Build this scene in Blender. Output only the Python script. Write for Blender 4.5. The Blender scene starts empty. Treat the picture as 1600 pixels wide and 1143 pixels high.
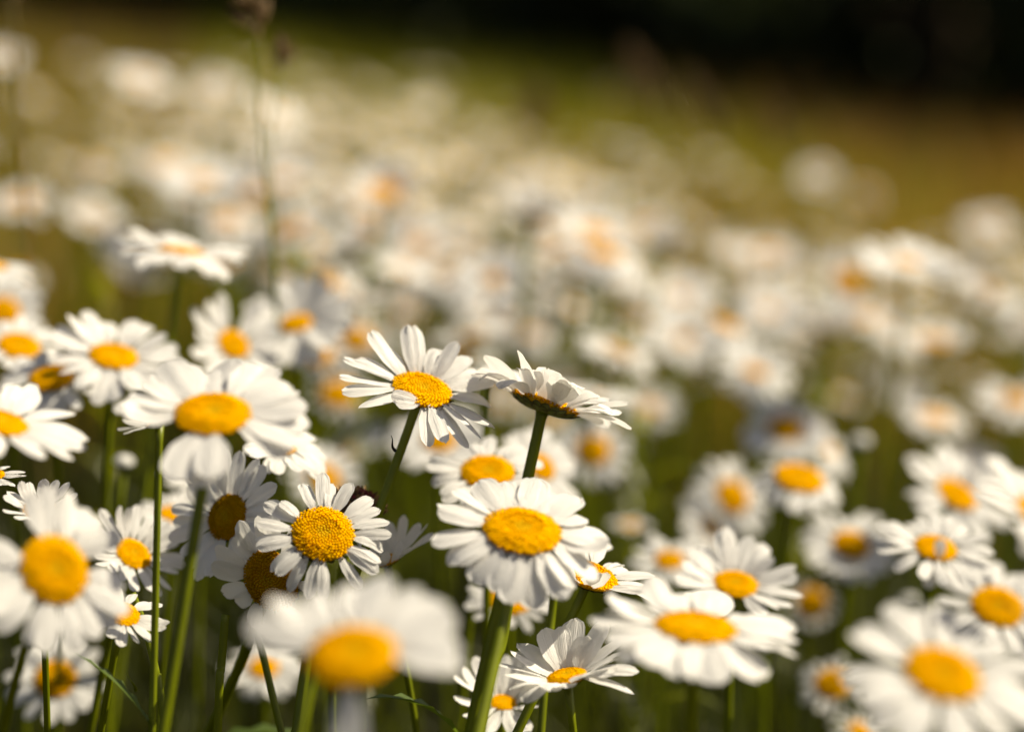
import bpy, math, random
import numpy as np
from mathutils import Vector, Matrix, Euler

R_ = math.radians
random.seed(7)
rng = np.random.default_rng(11)
scene = bpy.context.scene
COL = scene.collection

# ------------------------------------------------------------------ camera, sky, sun, exposure
PITCH = R_(7.0)
CAM = Vector((0.0, 0.0, 0.616))
LENS = 85.0
FOCUS = 0.79
FPX = 1600 * LENS / 36.0
cd = bpy.data.cameras.new("camera")
cam = bpy.data.objects.new("camera", cd)
COL.objects.link(cam)
scene.camera = cam
cam.location = CAM
cam.rotation_euler = (math.pi / 2 - PITCH, 0, 0)
cd.lens = LENS
cd.sensor_width = 36.0
cd.sensor_fit = 'HORIZONTAL'
cd.clip_start = 0.02
cd.clip_end = 2000
cd.dof.use_dof = True
cd.dof.focus_distance = FOCUS * 0.992
cd.dof.aperture_fstop = 3.9
cd.dof.aperture_blades = 0

SUN_EL = R_(48)
SUN_AZ = math.atan2(0.98, 0.17)          # from +Y towards +X
world = bpy.data.worlds.new("World")
scene.world = world
world.use_nodes = True
wn = world.node_tree.nodes
sky = wn.new('ShaderNodeTexSky')
sky.sky_type = 'NISHITA'
sky.sun_disc = False
sky.sun_elevation = SUN_EL
sky.sun_rotation = SUN_AZ
sky.air_density = 0.8
sky.dust_density = 4.0
sky.ozone_density = 0.4
world.node_tree.links.new(sky.outputs[0], wn['Background'].inputs[0])
wn['Background'].inputs[1].default_value = 0.05
sd = bpy.data.lights.new("sun", 'SUN')
sd.energy = 5.0
sd.angle = R_(0.53)
sd.color = (1.0, 0.885, 0.66)
sun = bpy.data.objects.new("sun", sd)
COL.objects.link(sun)
to_sun = Vector((math.sin(SUN_AZ) * math.cos(SUN_EL), math.cos(SUN_AZ) * math.cos(SUN_EL), math.sin(SUN_EL)))
sun.rotation_euler = (-to_sun).to_track_quat('-Z', 'Y').to_euler()
sun.location = to_sun * 30
scene.view_settings.view_transform = 'Standard'
scene.view_settings.look = 'None'
scene.view_settings.exposure = 0.78
scene.view_settings.gamma = 1.0
scene.render.engine = 'CYCLES'
scene.cycles.use_denoising = True
scene.cycles.max_bounces = 10
scene.cycles.diffuse_bounces = 4
scene.cycles.transmission_bounces = 6

RIGHT = Vector((1, 0, 0))
UP = Vector((0, math.sin(PITCH), math.cos(PITCH)))
BACK = Vector((0, -math.cos(PITCH), math.sin(PITCH)))


def at(px, py, d):
    """world point seen at photo pixel px, py at depth d metres"""
    return CAM + RIGHT * ((px - 800) / FPX * d) - UP * ((py - 571.5) / FPX * d) - BACK * d


# ------------------------------------------------------------------ terrain
def terrain(x, y):
    x = np.asarray(x, float)
    y = np.asarray(y, float)
    c = np.interp(y, [-2, 0.7, 1.2, 5.0, 9.0, 16.0, 60], [0, 0.02, 0.05, 0.19, 0.11, 0.08, 0.02])
    xx = np.clip(x, -9, 9)
    lat = -c * xx / (1 + np.abs(xx) * 0.12)
    t = np.maximum(0, y - 4.2)
    rise = 0.066 * t * t / (t + 1.5) / (1 + t * 0.012)
    rise = rise + 0.018 * np.sin(x * 1.7 + 0.6) * np.sin(y * 1.1 + 1.0) * np.clip(y - 1.5, 0, 1)
    return 0.03 + lat + rise


def tz(x, y):
    return float(terrain(x, y))


# ------------------------------------------------------------------ materials
def new_mat(name):
    m = bpy.data.materials.new(name)
    m.use_nodes = True
    nt = m.node_tree
    nt.nodes.clear()
    out = nt.nodes.new('ShaderNodeOutputMaterial')
    return m, nt, out


def leafy(name, col, trans_col, trans=0.35, gloss=0.06, rough=0.4, attr=None, noise=0.25, nscale=60.0, bump=0.0, bscale=(1, 1, 1)):
    """diffuse + translucent + a little gloss, with an uneven colour"""
    m, nt, out = new_mat(name)
    N, L = nt.nodes, nt.links
    dif = N.new('ShaderNodeBsdfDiffuse')
    tr = N.new('ShaderNodeBsdfTranslucent')
    gl = N.new('ShaderNodeBsdfGlossy')
    gl.inputs['Roughness'].default_value = rough
    gl.inputs['Color'].default_value = (1, 1, 1, 1)
    mx = N.new('ShaderNodeMixShader')
    mx.inputs[0].default_value = trans
    mg = N.new('ShaderNodeMixShader')
    mg.inputs[0].default_value = gloss
    tc = N.new('ShaderNodeTexCoord')
    nz = N.new('ShaderNodeTexNoise')
    nz.inputs['Scale'].default_value = nscale
    L.new(tc.outputs['Object'], nz.inputs['Vector'])
    hsv = N.new('ShaderNodeHueSaturation')
    mr = N.new('ShaderNodeMapRange')
    mr.inputs[3].default_value = 1 - noise
    mr.inputs[4].default_value = 1 + noise
    L.new(nz.outputs[0], mr.inputs[0])
    L.new(mr.outputs[0], hsv.inputs['Value'])
    hsv2 = N.new('ShaderNodeHueSaturation')
    L.new(mr.outputs[0], hsv2.inputs['Value'])
    hsv.inputs['Color'].default_value = (*col, 1)
    hsv2.inputs['Color'].default_value = (*trans_col, 1)
    if attr:
        at_ = N.new('ShaderNodeAttribute')
        at_.attribute_name = attr
        L.new(at_.outputs['Color'], hsv.inputs['Color'])
        L.new(at_.outputs['Color'], hsv2.inputs['Color'])
    L.new(hsv.outputs[0], dif.inputs['Color'])
    L.new(hsv2.outputs[0], tr.inputs['Color'])
    if bump:
        uv = N.new('ShaderNodeUVMap')
        mp = N.new('ShaderNodeMapping')
        mp.inputs['Scale'].default_value = bscale
        L.new(uv.outputs[0], mp.inputs[0])
        n2 = N.new('ShaderNodeTexNoise')
        n2.inputs['Scale'].default_value = 1.0
        n2.inputs['Detail'].default_value = 3
        L.new(mp.outputs[0], n2.inputs['Vector'])
        b = N.new('ShaderNodeBump')
        b.inputs['Strength'].default_value = bump
        b.inputs['Distance'].default_value = 0.0006
        L.new(n2.outputs[0], b.inputs['Height'])
        for s in (dif, tr, gl):
            L.new(b.outputs[0], s.inputs['Normal'])
    L.new(dif.outputs[0], mx.inputs[1])
    L.new(tr.outputs[0], mx.inputs[2])
    L.new(mx.outputs[0], mg.inputs[1])
    L.new(gl.outputs[0], mg.inputs[2])
    L.new(mg.outputs[0], out.inputs[0])
    return m


M_PETAL = leafy('white_petal', (0.82, 0.81, 0.79), (0.80, 0.79, 0.76), trans=0.42, gloss=0.02, rough=0.45, noise=0.04, nscale=3.0, bump=0.8, bscale=(1.5, 18, 1))
M_DISC = leafy('yellow_florets', (0.92, 0.56, 0.001), (0.92, 0.54, 0.001), trans=0.35, gloss=0.0, rough=0.5, noise=0.08, nscale=6.0, attr='tint')
M_STEM = leafy('green_stem', (0.155, 0.185, 0.002), (0.21, 0.24, 0.002), trans=0.22, gloss=0.025, rough=0.38, noise=0.3, nscale=90.0)
M_LEAF = leafy('green_leaf', (0.07, 0.11, 0.012), (0.13, 0.19, 0.012), trans=0.4, gloss=0.05, rough=0.4, noise=0.25, nscale=80.0)
M_GRASS = leafy('meadow_grass', (0.1, 0.12, 0.02), (0.1, 0.12, 0.02), trans=0.38, gloss=0.03, rough=0.45, attr='tint', noise=0.15, nscale=5.0)
M_CALYX = leafy('calyx_bracts', (0.1, 0.13, 0.02), (0.1, 0.13, 0.02), trans=0.15, gloss=0.03, rough=0.5, attr='tint', noise=0.2, nscale=8.0)
M_DRY = leafy('withered_brown', (0.09, 0.045, 0.018), (0.09, 0.04, 0.015), trans=0.15, gloss=0.02, rough=0.6, attr='tint', noise=0.35, nscale=9.0)
M_SEED = leafy('grass_seed_head', (0.15, 0.09, 0.030), (0.16, 0.09, 0.025), trans=0.25, gloss=0.02, rough=0.6, noise=0.3, nscale=200.0)
M_STRAW = leafy('dry_stalk', (0.16, 0.12, 0.03), (0.16, 0.12, 0.03), trans=0.2, gloss=0.03, rough=0.5, noise=0.25, nscale=40.0)
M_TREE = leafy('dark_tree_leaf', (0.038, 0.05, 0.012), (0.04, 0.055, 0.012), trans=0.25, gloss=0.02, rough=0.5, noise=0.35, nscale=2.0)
M_BARK = leafy('tree_bark', (0.06, 0.045, 0.03), (0.02, 0.02, 0.02), trans=0.0, gloss=0.0, noise=0.4, nscale=12.0)


def soil_mat():
    m, nt, out = new_mat('meadow_soil')
    N, L = nt.nodes, nt.links
    b = N.new('ShaderNodeBsdfDiffuse')
    tc = N.new('ShaderNodeTexCoord')
    n1 = N.new('ShaderNodeTexNoise')
    n1.inputs['Scale'].default_value = 1.4
    n1.inputs['Detail'].default_value = 8
    L.new(tc.outputs['Object'], n1.inputs['Vector'])
    cr = N.new('ShaderNodeValToRGB')
    cr.color_ramp.elements[0].position = 0.35
    cr.color_ramp.elements[0].color = (0.035, 0.034, 0.006, 1)
    cr.color_ramp.elements[1].position = 0.65
    cr.color_ramp.elements[1].color = (0.085, 0.052, 0.012, 1)
    L.new(n1.outputs[0], cr.inputs[0])
    n2 = N.new('ShaderNodeTexNoise')
    n2.inputs['Scale'].default_value = 90
    n2.inputs['Detail'].default_value = 6
    L.new(tc.outputs['Object'], n2.inputs['Vector'])
    bp = N.new('ShaderNodeBump')
    bp.inputs['Strength'].default_value = 0.8
    bp.inputs['Distance'].default_value = 0.02
    L.new(n2.outputs[0], bp.inputs['Height'])
    L.new(bp.outputs[0], b.inputs['Normal'])
    L.new(cr.outputs[0], b.inputs['Color'])
    L.new(b.outputs[0], out.inputs[0])
    return m


M_SOIL = soil_mat()


# ------------------------------------------------------------------ mesh helpers
class MB:
    """collects geometry for ONE mesh"""
    def __init__(self):
        self.v, self.f, self.uv, self.tint, self.mi = [], [], [], [], []

    def grid(self, P, uv=None, tint=None, close=False, mi=0):
        """P: rows of points"""
        o = len(self.v)
        nr, nc = len(P), len(P[0])
        for i, row in enumerate(P):
            for j, p in enumerate(row):
                self.v.append(tuple(p))
                self.uv.append((i / max(1, nr - 1), j / max(1, nc - 1)))
                self.tint.append(tint[i][j] if tint is not None and not isinstance(tint, tuple) else (tint or (1, 1, 1)))
        for i in range(nr - 1):
            for j in range(nc - 1 if not close else nc):
                a, b = o + i * nc + j, o + i * nc + (j + 1) % nc
                self.f.append((a, b, b + nc, a + nc))
                self.mi.append(mi)

    def tube(self, pts, radii, n=8, ribs=0.0, tint=None, mi=0, cap=True):
        P = []
        pts = [Vector(p) for p in pts]
        prev = Vector((0.3, 1, 0.1))
        for i, p in enumerate(pts):
            t = (pts[min(i + 1, len(pts) - 1)] - pts[max(i - 1, 0)]).normalized()
            a = (prev - t * prev.dot(t)).normalized()
            prev = a
            b = t.cross(a)
            row = []
            for k in range(n):
                an = 2 * math.pi * k / n
                r = radii[i] * (1 + (ribs if k % 2 else -ribs))
                row.append(p + a * math.cos(an) * r + b * math.sin(an) * r)
            P.append(row)
        o = len(self.v)
        self.grid(P, tint=tint, close=True, mi=mi)
        if cap:
            e = o + (len(pts) - 1) * n
            self.f.append(tuple(e + k for k in range(n)))
            self.mi.append(mi)

    def mesh(self, name, mats, smooth=True, tint=False):
        me = bpy.data.meshes.new(name)
        me.from_pydata(self.v, [], self.f)
        for m in (mats if isinstance(mats, (list, tuple)) else [mats]):
            me.materials.append(m)
        uvl = me.uv_layers.new(name='uv')
        idx = np.empty(len(me.loops), np.int32)
        me.loops.foreach_get('vertex_index', idx)
        uvl.data.foreach_set('uv', np.array(self.uv, np.float32)[idx].ravel())
        me.polygons.foreach_set('material_index', np.array(self.mi, np.int32))
        if tint:
            ca = me.color_attributes.new('tint', 'FLOAT_COLOR', 'POINT')
            t = np.ones((len(self.v), 4), np.float32)
            t[:, :3] = np.array(self.tint, np.float32)
            ca.data.foreach_set('color', t.ravel())
        if smooth:
            me.polygons.foreach_set('use_smooth', np.ones(len(me.polygons), bool))
        me.update()
        return me


def put(name, me, parent=None, matrix=None):
    o = bpy.data.objects.new(name, me)
    COL.objects.link(o)
    if parent is not None:
        o.parent = parent
    if matrix is not None:
        o.matrix_basis = matrix
    return o


def thing(name, label, cat, loc, group=None):
    o = bpy.data.objects.new(name, None)
    o.empty_display_size = 0.02
    COL.objects.link(o)
    o.location = loc
    o['label'] = label
    o['category'] = cat
    if group:
        o['group'] = group
    return o


def kind(o, k):
    o['kind'] = k
    return o


# ------------------------------------------------------------------ daisy pieces (unit sizes)
def petal_rows(bend, twist=0.0, W=0.30, seed=0, nu=11, nv=7, fold=0.0):
    r = random.Random(seed)
    skew = r.uniform(-0.05, 0.05)
    wav = r.uniform(0.0, 0.025)
    ph = r.uniform(0, 6.28)
    lob = [r.uniform(0.0, 0.09) for _ in range(2)]
    rows = []
    x = z = 0.0
    us = [i / (nu - 1) for i in range(nu)]
    px, pz, ang = [0.0], [0.0], [0.0]
    for i in range(1, nu):
        u = (us[i] + us[i - 1]) / 2
        a = -R_(bend) * (u ** 1.5)
        du = us[i] - us[i - 1]
        px.append(px[-1] + math.cos(a) * du)
        pz.append(pz[-1] + math.sin(a) * du)
        ang.append(a)
    for i, u in enumerate(us):
        s = min(1, u / 0.45)
        hw = 0.36 + 0.64 * s * s * (3 - 2 * s)
        if u > 0.70:
            q = (u - 0.70) / 0.305
            hw *= max(0.0, 1 - q ** 2.4) ** 0.5
        hw *= W / 2
        a = ang[i]
        tw = R_(twist) * u
        row = []
        for j in range(nv):
            v = 2 * j / (nv - 1) - 1
            y = v * hw
            dz = -0.16 * hw * v * v - fold * abs(v) * hw + 0.085 * hw * math.cos(v * math.pi * 2.0) + wav * math.sin(u * 5 + ph) * v
            dx = -(lob[0] if v < 0 else lob[1]) * (1 if u > 0.85 else 0) * math.sin(min(1, abs(v)) * math.pi) * 0.6
            yy = y * math.cos(tw) - dz * math.sin(tw) + skew * u * u
            zz = y * math.sin(tw) + dz * math.cos(tw)
            row.append((px[i] - math.sin(a) * zz + dx, yy, pz[i] + math.cos(a) * zz))
        rows.append(row)
    return rows


BENDS = (-70, -35, -12, 6, 18, 32, 50, 75, 110)
PETALS = {}
for b in BENDS:
    PETALS[b] = []
    for k in range(3):
        mb = MB()
        mb.grid(petal_rows(b, twist=(-16, 4, 18)[k], seed=b * 7 + k * 3 + 500))
        PETALS[b].append(mb.mesh('petal', M_PETAL))


def disc_mesh(N=340, flat=0.20, seed=1, browner=0.0):
    r = random.Random(seed)
    mb = MB()

    def h(q):
        return flat * (1 - q ** 2.6) - 0.06 * math.exp(-(q / 0.28) ** 2)
    rows = []
    for i in range(9):
        q = i / 8
        rows.append([(q * math.cos(2 * math.pi * k / 28), q * math.sin(2 * math.pi * k / 28), h(q) - 0.02) for k in range(28)])
    rows.append([(0.93 * math.cos(2 * math.pi * k / 28), 0.93 * math.sin(2 * math.pi * k / 28), -0.10) for k in range(28)])
    mb.grid(rows, close=True, tint=(.80 - .25 * browner, .44 - .18 * browner, .003))
    for i in range(N):
        q = math.sqrt((i + 0.5) / N)
        a = i * 2.399963
        c = Vector((q * math.cos(a), q * math.sin(a), h(q)))
        dq = (h(min(1, q + 0.02)) - h(q - 0.02)) / 0.04 if q > 0.03 else 0
        n = Vector((-dq * math.cos(a), -dq * math.sin(a), 1)).normalized()
        opened = q > 0.52
        n = (n + Vector((r.uniform(-.2, .2), r.uniform(-.2, .2), 0)) * (0.6 if opened else 0.2)).normalized()
        s = 0.044 * r.uniform(0.9, 1.08)
        ht = (0.068 if opened else 0.042) * r.uniform(0.7, 1.25)
        t = n.orthogonal().normalized()
        bt = n.cross(t)
        ring = lambda rad, z: [c + n * z + (t * math.cos(2 * math.pi * k / 6) + bt * math.sin(2 * math.pi * k / 6)) * rad for k in range(6)]
        if opened:
            P = [ring(s * 0.75, -0.03), ring(s * 0.8, ht * 0.6), ring(s * 1.2, ht), ring(s * 0.25, ht * 0.75)]
        else:
            P = [ring(s, -0.02), ring(s * 0.95, ht * 0.5), ring(s * 0.5, ht * 0.95), ring(s * 0.05, ht)]
        k = r.uniform(.84, 1.04) * (1 - .32 * browner)
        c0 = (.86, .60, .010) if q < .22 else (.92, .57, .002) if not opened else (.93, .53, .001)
        mb.grid(P, close=True, tint=(c0[0] * k, c0[1] * k * (1 - .10 * browner * r.random()), c0[2]))
    return mb.mesh('disc', M_DISC, tint=True)


DISCS = [disc_mesh(seed=1), disc_mesh(flat=0.30, seed=2, browner=1.0), disc_mesh(flat=0.15, seed=3)]  # the second disc has browner, darker florets and a higher dome


def calyx_mesh(seed=1):
    """shallow green cup of overlapping dark-edged bracts; unit disc radius, mouth at z = 0"""
    r = random.Random(seed)
    mb = MB()
    g = (0.11, 0.14, 0.02)
    prof = [(0.10, -0.42), (0.28, -0.40), (0.55, -0.33), (0.82, -0.20), (0.96, -0.06), (0.97, 0.0)]
    mb.grid([[(q * math.cos(2 * math.pi * k / 24), q * math.sin(2 * math.pi * k / 24), z) for k in range(24)] for q, z in prof], tint=tuple(g), close=True)
    brown = (0.035, 0.018, 0.006)
    for row, (q0, z0, q1, z1, n) in enumerate(((0.25, -0.43, 0.70, -0.31, 13), (0.45, -0.40, 0.90, -0.18, 17), (0.66, -0.31, 1.05, -0.01, 21))):
        for k in range(n):
            a = 2 * math.pi * (k + 0.5 * row + r.uniform(-.15, .15)) / n
            wd = 1.25 * math.pi / n
            P, T = [], []
            for i in range(5):
                u = i / 4
                q = q0 + (q1 - q0) * u + 0.05
                z = z0 + (z1 - z0) * u - 0.03 - 0.02 * math.sin(u * 3)
                hw = wd * (1 - u ** 3 * 0.75)
                rw, tw = [], []
                for j in range(5):
                    v = j / 2 - 1
                    aa = a + v * hw
                    qq = q + 0.03 * (1 - v * v)
                    rw.append((qq * math.cos(aa), qq * math.sin(aa), z))
                    e = max(abs(v) ** 3, u ** 4)
                    tw.append(tuple(g[c] * (1 - e) + brown[c] * e for c in range(3)))
                P.append(rw)
                T.append(tw)
            mb.grid(P, tint=T)
    return mb.mesh('calyx', M_CALYX, tint=True)


CALYX = [calyx_mesh(1), calyx_mesh(2)]


def flower_frame(n, spin=0.0):
    """columns: x = towards picture right, y = uphill on the head, z = head normal"""
    n = n.normalized()
    x = RIGHT - n * RIGHT.dot(n)
    if x.length < 0.1:
        x = UP - n * UP.dot(n)
    x.normalize()
    y = n.cross(x)
    return Matrix((x, y, n)).transposed().to_4x4()


def bez(p0, p1, p2, p3, k):
    return [p0 * (1 - t) ** 3 + p1 * 3 * t * (1 - t) ** 2 + p2 * 3 * t * t * (1 - t) + p3 * t ** 3 for t in [i / k for i in range(k + 1)]]


def stem_mesh(pts, r0, r1, seg=12, leafs=0, seed=0):
    k = len(pts) - 1
    rad = []
    for i in range(k + 1):
        t = i / k
        rr = r0 + (r1 - r0) * t
        if t > 0.95:
            rr *= 1 + (t - 0.95) / 0.05 * 0.35
        rad.append(rr)
    mb = MB()
    mb.tube(pts, rad, n=seg, ribs=0.10)
    return mb.mesh('stem', M_STEM)


def leaf_mesh(L, W, droop, seed):
    r = random.Random(seed)
    rows = []
    x = z = 0
    for i in range(12):
        u = i / 11
        a = R_(60) - R_(droop) * u
        hw = W * 0.5 * math.sin(math.pi * min(1, 0.12 + u * 0.88) ** 0.8) * (1 + 0.35 * (1 if i % 2 else -1) * (u > 0.1))
        rows.append([(x - 0, v * max(hw, 0.0002), z + abs(v) * hw * 0.35) for v in (-1, -0.5, 0, 0.5, 1)])
        x += math.cos(a) * L / 11
        z += math.sin(a) * L / 11
    mb = MB()
    mb.grid(rows)
    return mb.mesh('leaf', M_LEAF)


LEAVES = [leaf_mesh(0.045, 0.009, 70, 1), leaf_mesh(0.06, 0.011, 100, 2), leaf_mesh(0.035, 0.007, 30, 3)]


def nearest_bend(b):
    return min(BENDS, key=lambda k: abs(k - b))


def daisy(label, px, py, d, w, asp, roll, P, n=22, e=2, ef=None, eb=None, bend=14, wp=None, skip=(), over=(), disc=0, wf=1.0, group='daisies in bloom in the meadow', jit=1.0, leaf=None, seed=None, lf=None):
    """px,py,w: disc centre and width in photo pixels; d: depth / focus depth; asp, roll: how the disc faces; P: reach of the petals in pixels"""
    rd = random.Random(seed if seed is not None else int(px * 31 + py * 17))
    D = d * FOCUS
    c = at(px, py, D)
    mm = D / FPX
    R = w / 2 * mm
    L0 = P * mm - 0.80 * R
    s = math.sqrt(max(0, 1 - asp * asp))
    nrm = (RIGHT * (s * math.sin(R_(roll))) + UP * (s * math.cos(R_(roll))) + BACK * asp).normalized()
    head = c - nrm * 0.16 * R
    F = flower_frame(nrm)
    calyx_bottom = head - nrm * 0.24 * R
    # stem: leaves the head along its axis and bends down to the soil
    ax = (nrm * 0.75 + Vector((0, 0, 0.55))).normalized()
    if wp:
        q = at(wp[0], wp[1], D * (wp[2] if len(wp) > 2 else 1.0))
        dirn = (calyx_bottom - q).normalized()
        ax = dirn
        drop = q.z - 0.02
        slope = Vector((dirn.x, dirn.y, 0)) / max(0.25, dirn.z)
        bx = q - slope * drop * 0.7
    else:
        h = calyx_bottom.z - 0.03
        bx = calyx_bottom - Vector((ax.x, ax.y, 0)) * min(0.12, 0.22 * h) + Vector((rd.uniform(-.025, .025), rd.uniform(-.01, .03), 0))
    base = Vector((bx.x, bx.y, tz(bx.x, bx.y) - 0.004))
    ln = (calyx_bottom - base).length
    t = thing('daisy', label, 'daisy', base, group)
    inv = Matrix.Translation(-base)
    if wp:
        p2 = q - dirn * 0.02
        k1 = base + Vector((0, 0, ln * 0.35))
        pts = bez(base, k1, q - dirn * ln * 0.22, q, 16)[:-1] + bez(q, q + dirn * (calyx_bottom - q).length * .33, calyx_bottom - dirn * (calyx_bottom - q).length * .3, calyx_bottom, 9)
    else:
        pts = bez(base, base + Vector((rd.uniform(-.02, .02), rd.uniform(-.02, .02), ln * 0.45)), calyx_bottom - ax * ln * 0.28, calyx_bottom, 22)
    sr = 0.072 * 2 * R * rd.uniform(0.95, 1.12)
    sr = min(max(sr, 0.0011), 0.0017)
    put('stem', stem_mesh([p - base for p in pts], sr * 1.15, sr), t)
    SC = Matrix.Diagonal((R, R, R, 1))
    T = inv @ Matrix.Translation(head) @ F
    spin = Matrix.Rotation(rd.uniform(0, 6.28), 4, 'Z')
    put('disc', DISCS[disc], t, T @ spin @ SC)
    put('calyx', CALYX[rd.randrange(2)], t, T @ spin @ Matrix.Diagonal((R, R, R * .62, 1)))
    ef = e if ef is None else ef
    eb = e if eb is None else eb

    def petal(a, el, bd, lf_, wf_, tw, drop=0.0, hd=0.0):
        L = L0 * lf_
        me = rd.choice(PETALS[nearest_bend(bd)])
        W = L0 * wf_ * 1.17
        m = T @ Matrix.Rotation(R_(a), 4, 'Z') @ Matrix.Translation((0.88 * R, 0, 0.03 * R - drop * R)) @ Matrix.Rotation(R_(hd), 4, 'Z') @ Matrix.Rotation(-R_(el), 4, 'Y') @ Matrix.Rotation(R_(tw), 4, 'X') @ Matrix.Diagonal((L, W, L, 1))
        put('petal', me, t, m)
    a0 = rd.uniform(0, 360)
    for k in range(n):
        a = (a0 + 360 * k / n + rd.uniform(-5, 5) * jit) % 360
        if any((lo <= a <= hi) or (lo <= a - 360 <= hi) for lo, hi in skip):
            continue
        sn = math.sin(R_(a))
        el = e + ((eb - e) * sn if sn > 0 else (ef - e) * -sn) + rd.uniform(-7, 7) * jit
        u_ = rd.random()
        if u_ < 0.035:
            continue
        short = 0.72 if u_ > 0.95 else 1.0
        curl = rd.choice((40, -40)) if 0.88 < u_ < 0.95 else 0
        petal(a, el, bend + curl + rd.uniform(-14, 14) * jit, short * rd.uniform(0.86, 1.07), wf * rd.uniform(0.86, 1.12), rd.uniform(-14, 14) * jit, 0.05 * (k % 2))
    for (a, el, bd, lf_, wf_, tw, *hd) in over:
        petal(a, el, bd, lf_, wf_, tw, hd=hd[0] if hd else 0.0)
    if leaf:
        for (frac, ang, k) in leaf:
            p = pts[int(frac * (len(pts) - 1))] - base
            put('leaf', LEAVES[k], t, Matrix.Translation(p) @ Matrix.Rotation(R_(ang), 4, 'Z'))
    return t, pts, base


# ------------------------------------------------------------------ ground
def ground():
    xs = np.unique(np.concatenate([np.linspace(-6, 6, 97), np.linspace(-40, 40, 41), [-400, -150, -80, 80, 150, 400]]))
    ys = np.unique(np.concatenate([np.linspace(-1, 18, 115), np.linspace(18, 60, 22), [-60, -20, -5, 90, 150, 300, 600]]))
    X, Y = np.meshgrid(xs, ys)
    Z = terrain(X, Y)
    V = np.stack([X, Y, Z], -1).reshape(-1, 3)
    nx, ny = len(xs), len(ys)
    i = np.arange((nx - 1) * (ny - 1))
    a = (i // (nx - 1)) * nx + i % (nx - 1)
    F = np.stack([a, a + 1, a + 1 + nx, a + nx], 1)
    me = bpy.data.meshes.new('ground')
    me.from_pydata(V.tolist(), [], F.tolist())
    me.polygons.foreach_set('use_smooth', np.ones(len(F), bool))
    me.materials.append(M_SOIL)
    kind(put('ground', me), 'structure')['label'] = 'meadow soil rising gently towards a dark wood'


ground()


# ------------------------------------------------------------------ grass (stuff)
def grass_patch(name, label, x, y, h, wd, tint, lean=0.35, mat=M_GRASS):
    n = len(x)
    z = terrain(x, y) - 0.005
    az = rng.uniform(0, 2 * np.pi, n)
    la = rng.uniform(0, 2 * np.pi, n)
    lm = np.abs(rng.normal(0, lean, n)) * h
    cs = np.stack([np.cos(az), np.sin(az)], 1)
    ld = np.stack([np.cos(la), np.sin(la)], 1)
    lev = np.array([0, 0.3, 0.6, 0.85, 1.0])
    wl = np.array([0.7, 1.0, 0.8, 0.45])
    V = np.zeros((n, 9, 3))
    for i in range(4):
        cx = x + ld[:, 0] * lm * lev[i] ** 2
        cy = y + ld[:, 1] * lm * lev[i] ** 2
        cz = z + h * lev[i] * (1 - 0.12 * lev[i] * lm / h)
        for s, k in ((-1, 0), (1, 1)):
            V[:, 2 * i + k, 0] = cx + s * cs[:, 0] * wd * wl[i] / 2
            V[:, 2 * i + k, 1] = cy + s * cs[:, 1] * wd * wl[i] / 2
            V[:, 2 * i + k, 2] = cz
    V[:, 8, 0] = x + ld[:, 0] * lm
    V[:, 8, 1] = y + ld[:, 1] * lm
    V[:, 8, 2] = z + h * (1 - 0.2 * lm / h)
    b = (np.arange(n) * 9)[:, None]
    quads = np.concatenate([b + np.array([[2 * i, 2 * i + 1, 2 * i + 3, 2 * i + 2]]) for i in range(3)], 0)
    tris = b + np.array([[6, 7, 8]])
    me = bpy.data.meshes.new(name)
    nl = quads.size + tris.size
    me.vertices.add(n * 9)
    me.vertices.foreach_set('co', V.astype(np.float32).ravel())
    me.loops.add(nl)
    me.loops.foreach_set('vertex_index', np.concatenate([quads.ravel(), tris.ravel()]).astype(np.int32))
    nq, ntr = len(quads), len(tris)
    me.polygons.add(nq + ntr)
    me.polygons.foreach_set('loop_start', np.concatenate([np.arange(nq) * 4, nq * 4 + np.arange(ntr) * 3]).astype(np.int32))
    me.polygons.foreach_set('use_smooth', np.ones(nq + ntr, bool))
    ca = me.color_attributes.new('tint', 'FLOAT_COLOR', 'POINT')
    t = np.ones((n, 9, 4), np.float32)
    t[:, :, :3] = tint[:, None, :]
    ca.data.foreach_set('color', t.ravel())
    me.materials.append(mat)
    me.update(calc_edges=True)
    me.validate()
    o = kind(put(name, me), 'stuff')
    o['label'] = label
    return o


def frustum_pts(n, y0, y1, pad):
    """points spread evenly over the ground seen between y0 and y1"""
    y = np.sqrt(rng.uniform(y0 * y0, y1 * y1, n))
    x = rng.uniform(-1, 1, n) * (0.2118 * y + pad)
    return x, y


def mixcol(n, cols, p, var=0.25):
    c = np.array(cols)[rng.choice(len(cols), n, p=p)]
    return c * rng.uniform(1 - var, 1 + var, (n, 1))


GREEN, OLIVE, LIME, STRAW, RUST = (0.050, 0.070, 0.002), (0.115, 0.120, 0.002), (0.25, 0.25, 0.002), (0.40, 0.235, 0.032), (0.21, 0.095, 0.012)
x, y = frustum_pts(34000, 0.62, 2.6, 0.42)
keep = y > 0.60
grass_patch('grass', 'slender green grass blades between the daisy stems', x[keep], y[keep],
            rng.uniform(0.16, 0.34, keep.sum()), rng.uniform(0.0018, 0.0042, keep.sum()), mixcol(keep.sum(), ((.034, .036, .002), GREEN, OLIVE), (.72, .2, .08)))  # darkest blade tint stands in for shade under the flower canopy
x, y = frustum_pts(9000, 2.4, 6.0, 0.4)
grass_patch('grass', 'olive meadow grass under the drift of daisies', x, y, rng.uniform(0.15, 0.42, len(x)), rng.uniform(0.002, 0.005, len(x)),
            mixcol(len(x), (GREEN, OLIVE, LIME, STRAW), (.18, .22, .38, .22)))
x, y = frustum_pts(12000, 1.9, 6.0, 0.4)
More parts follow.
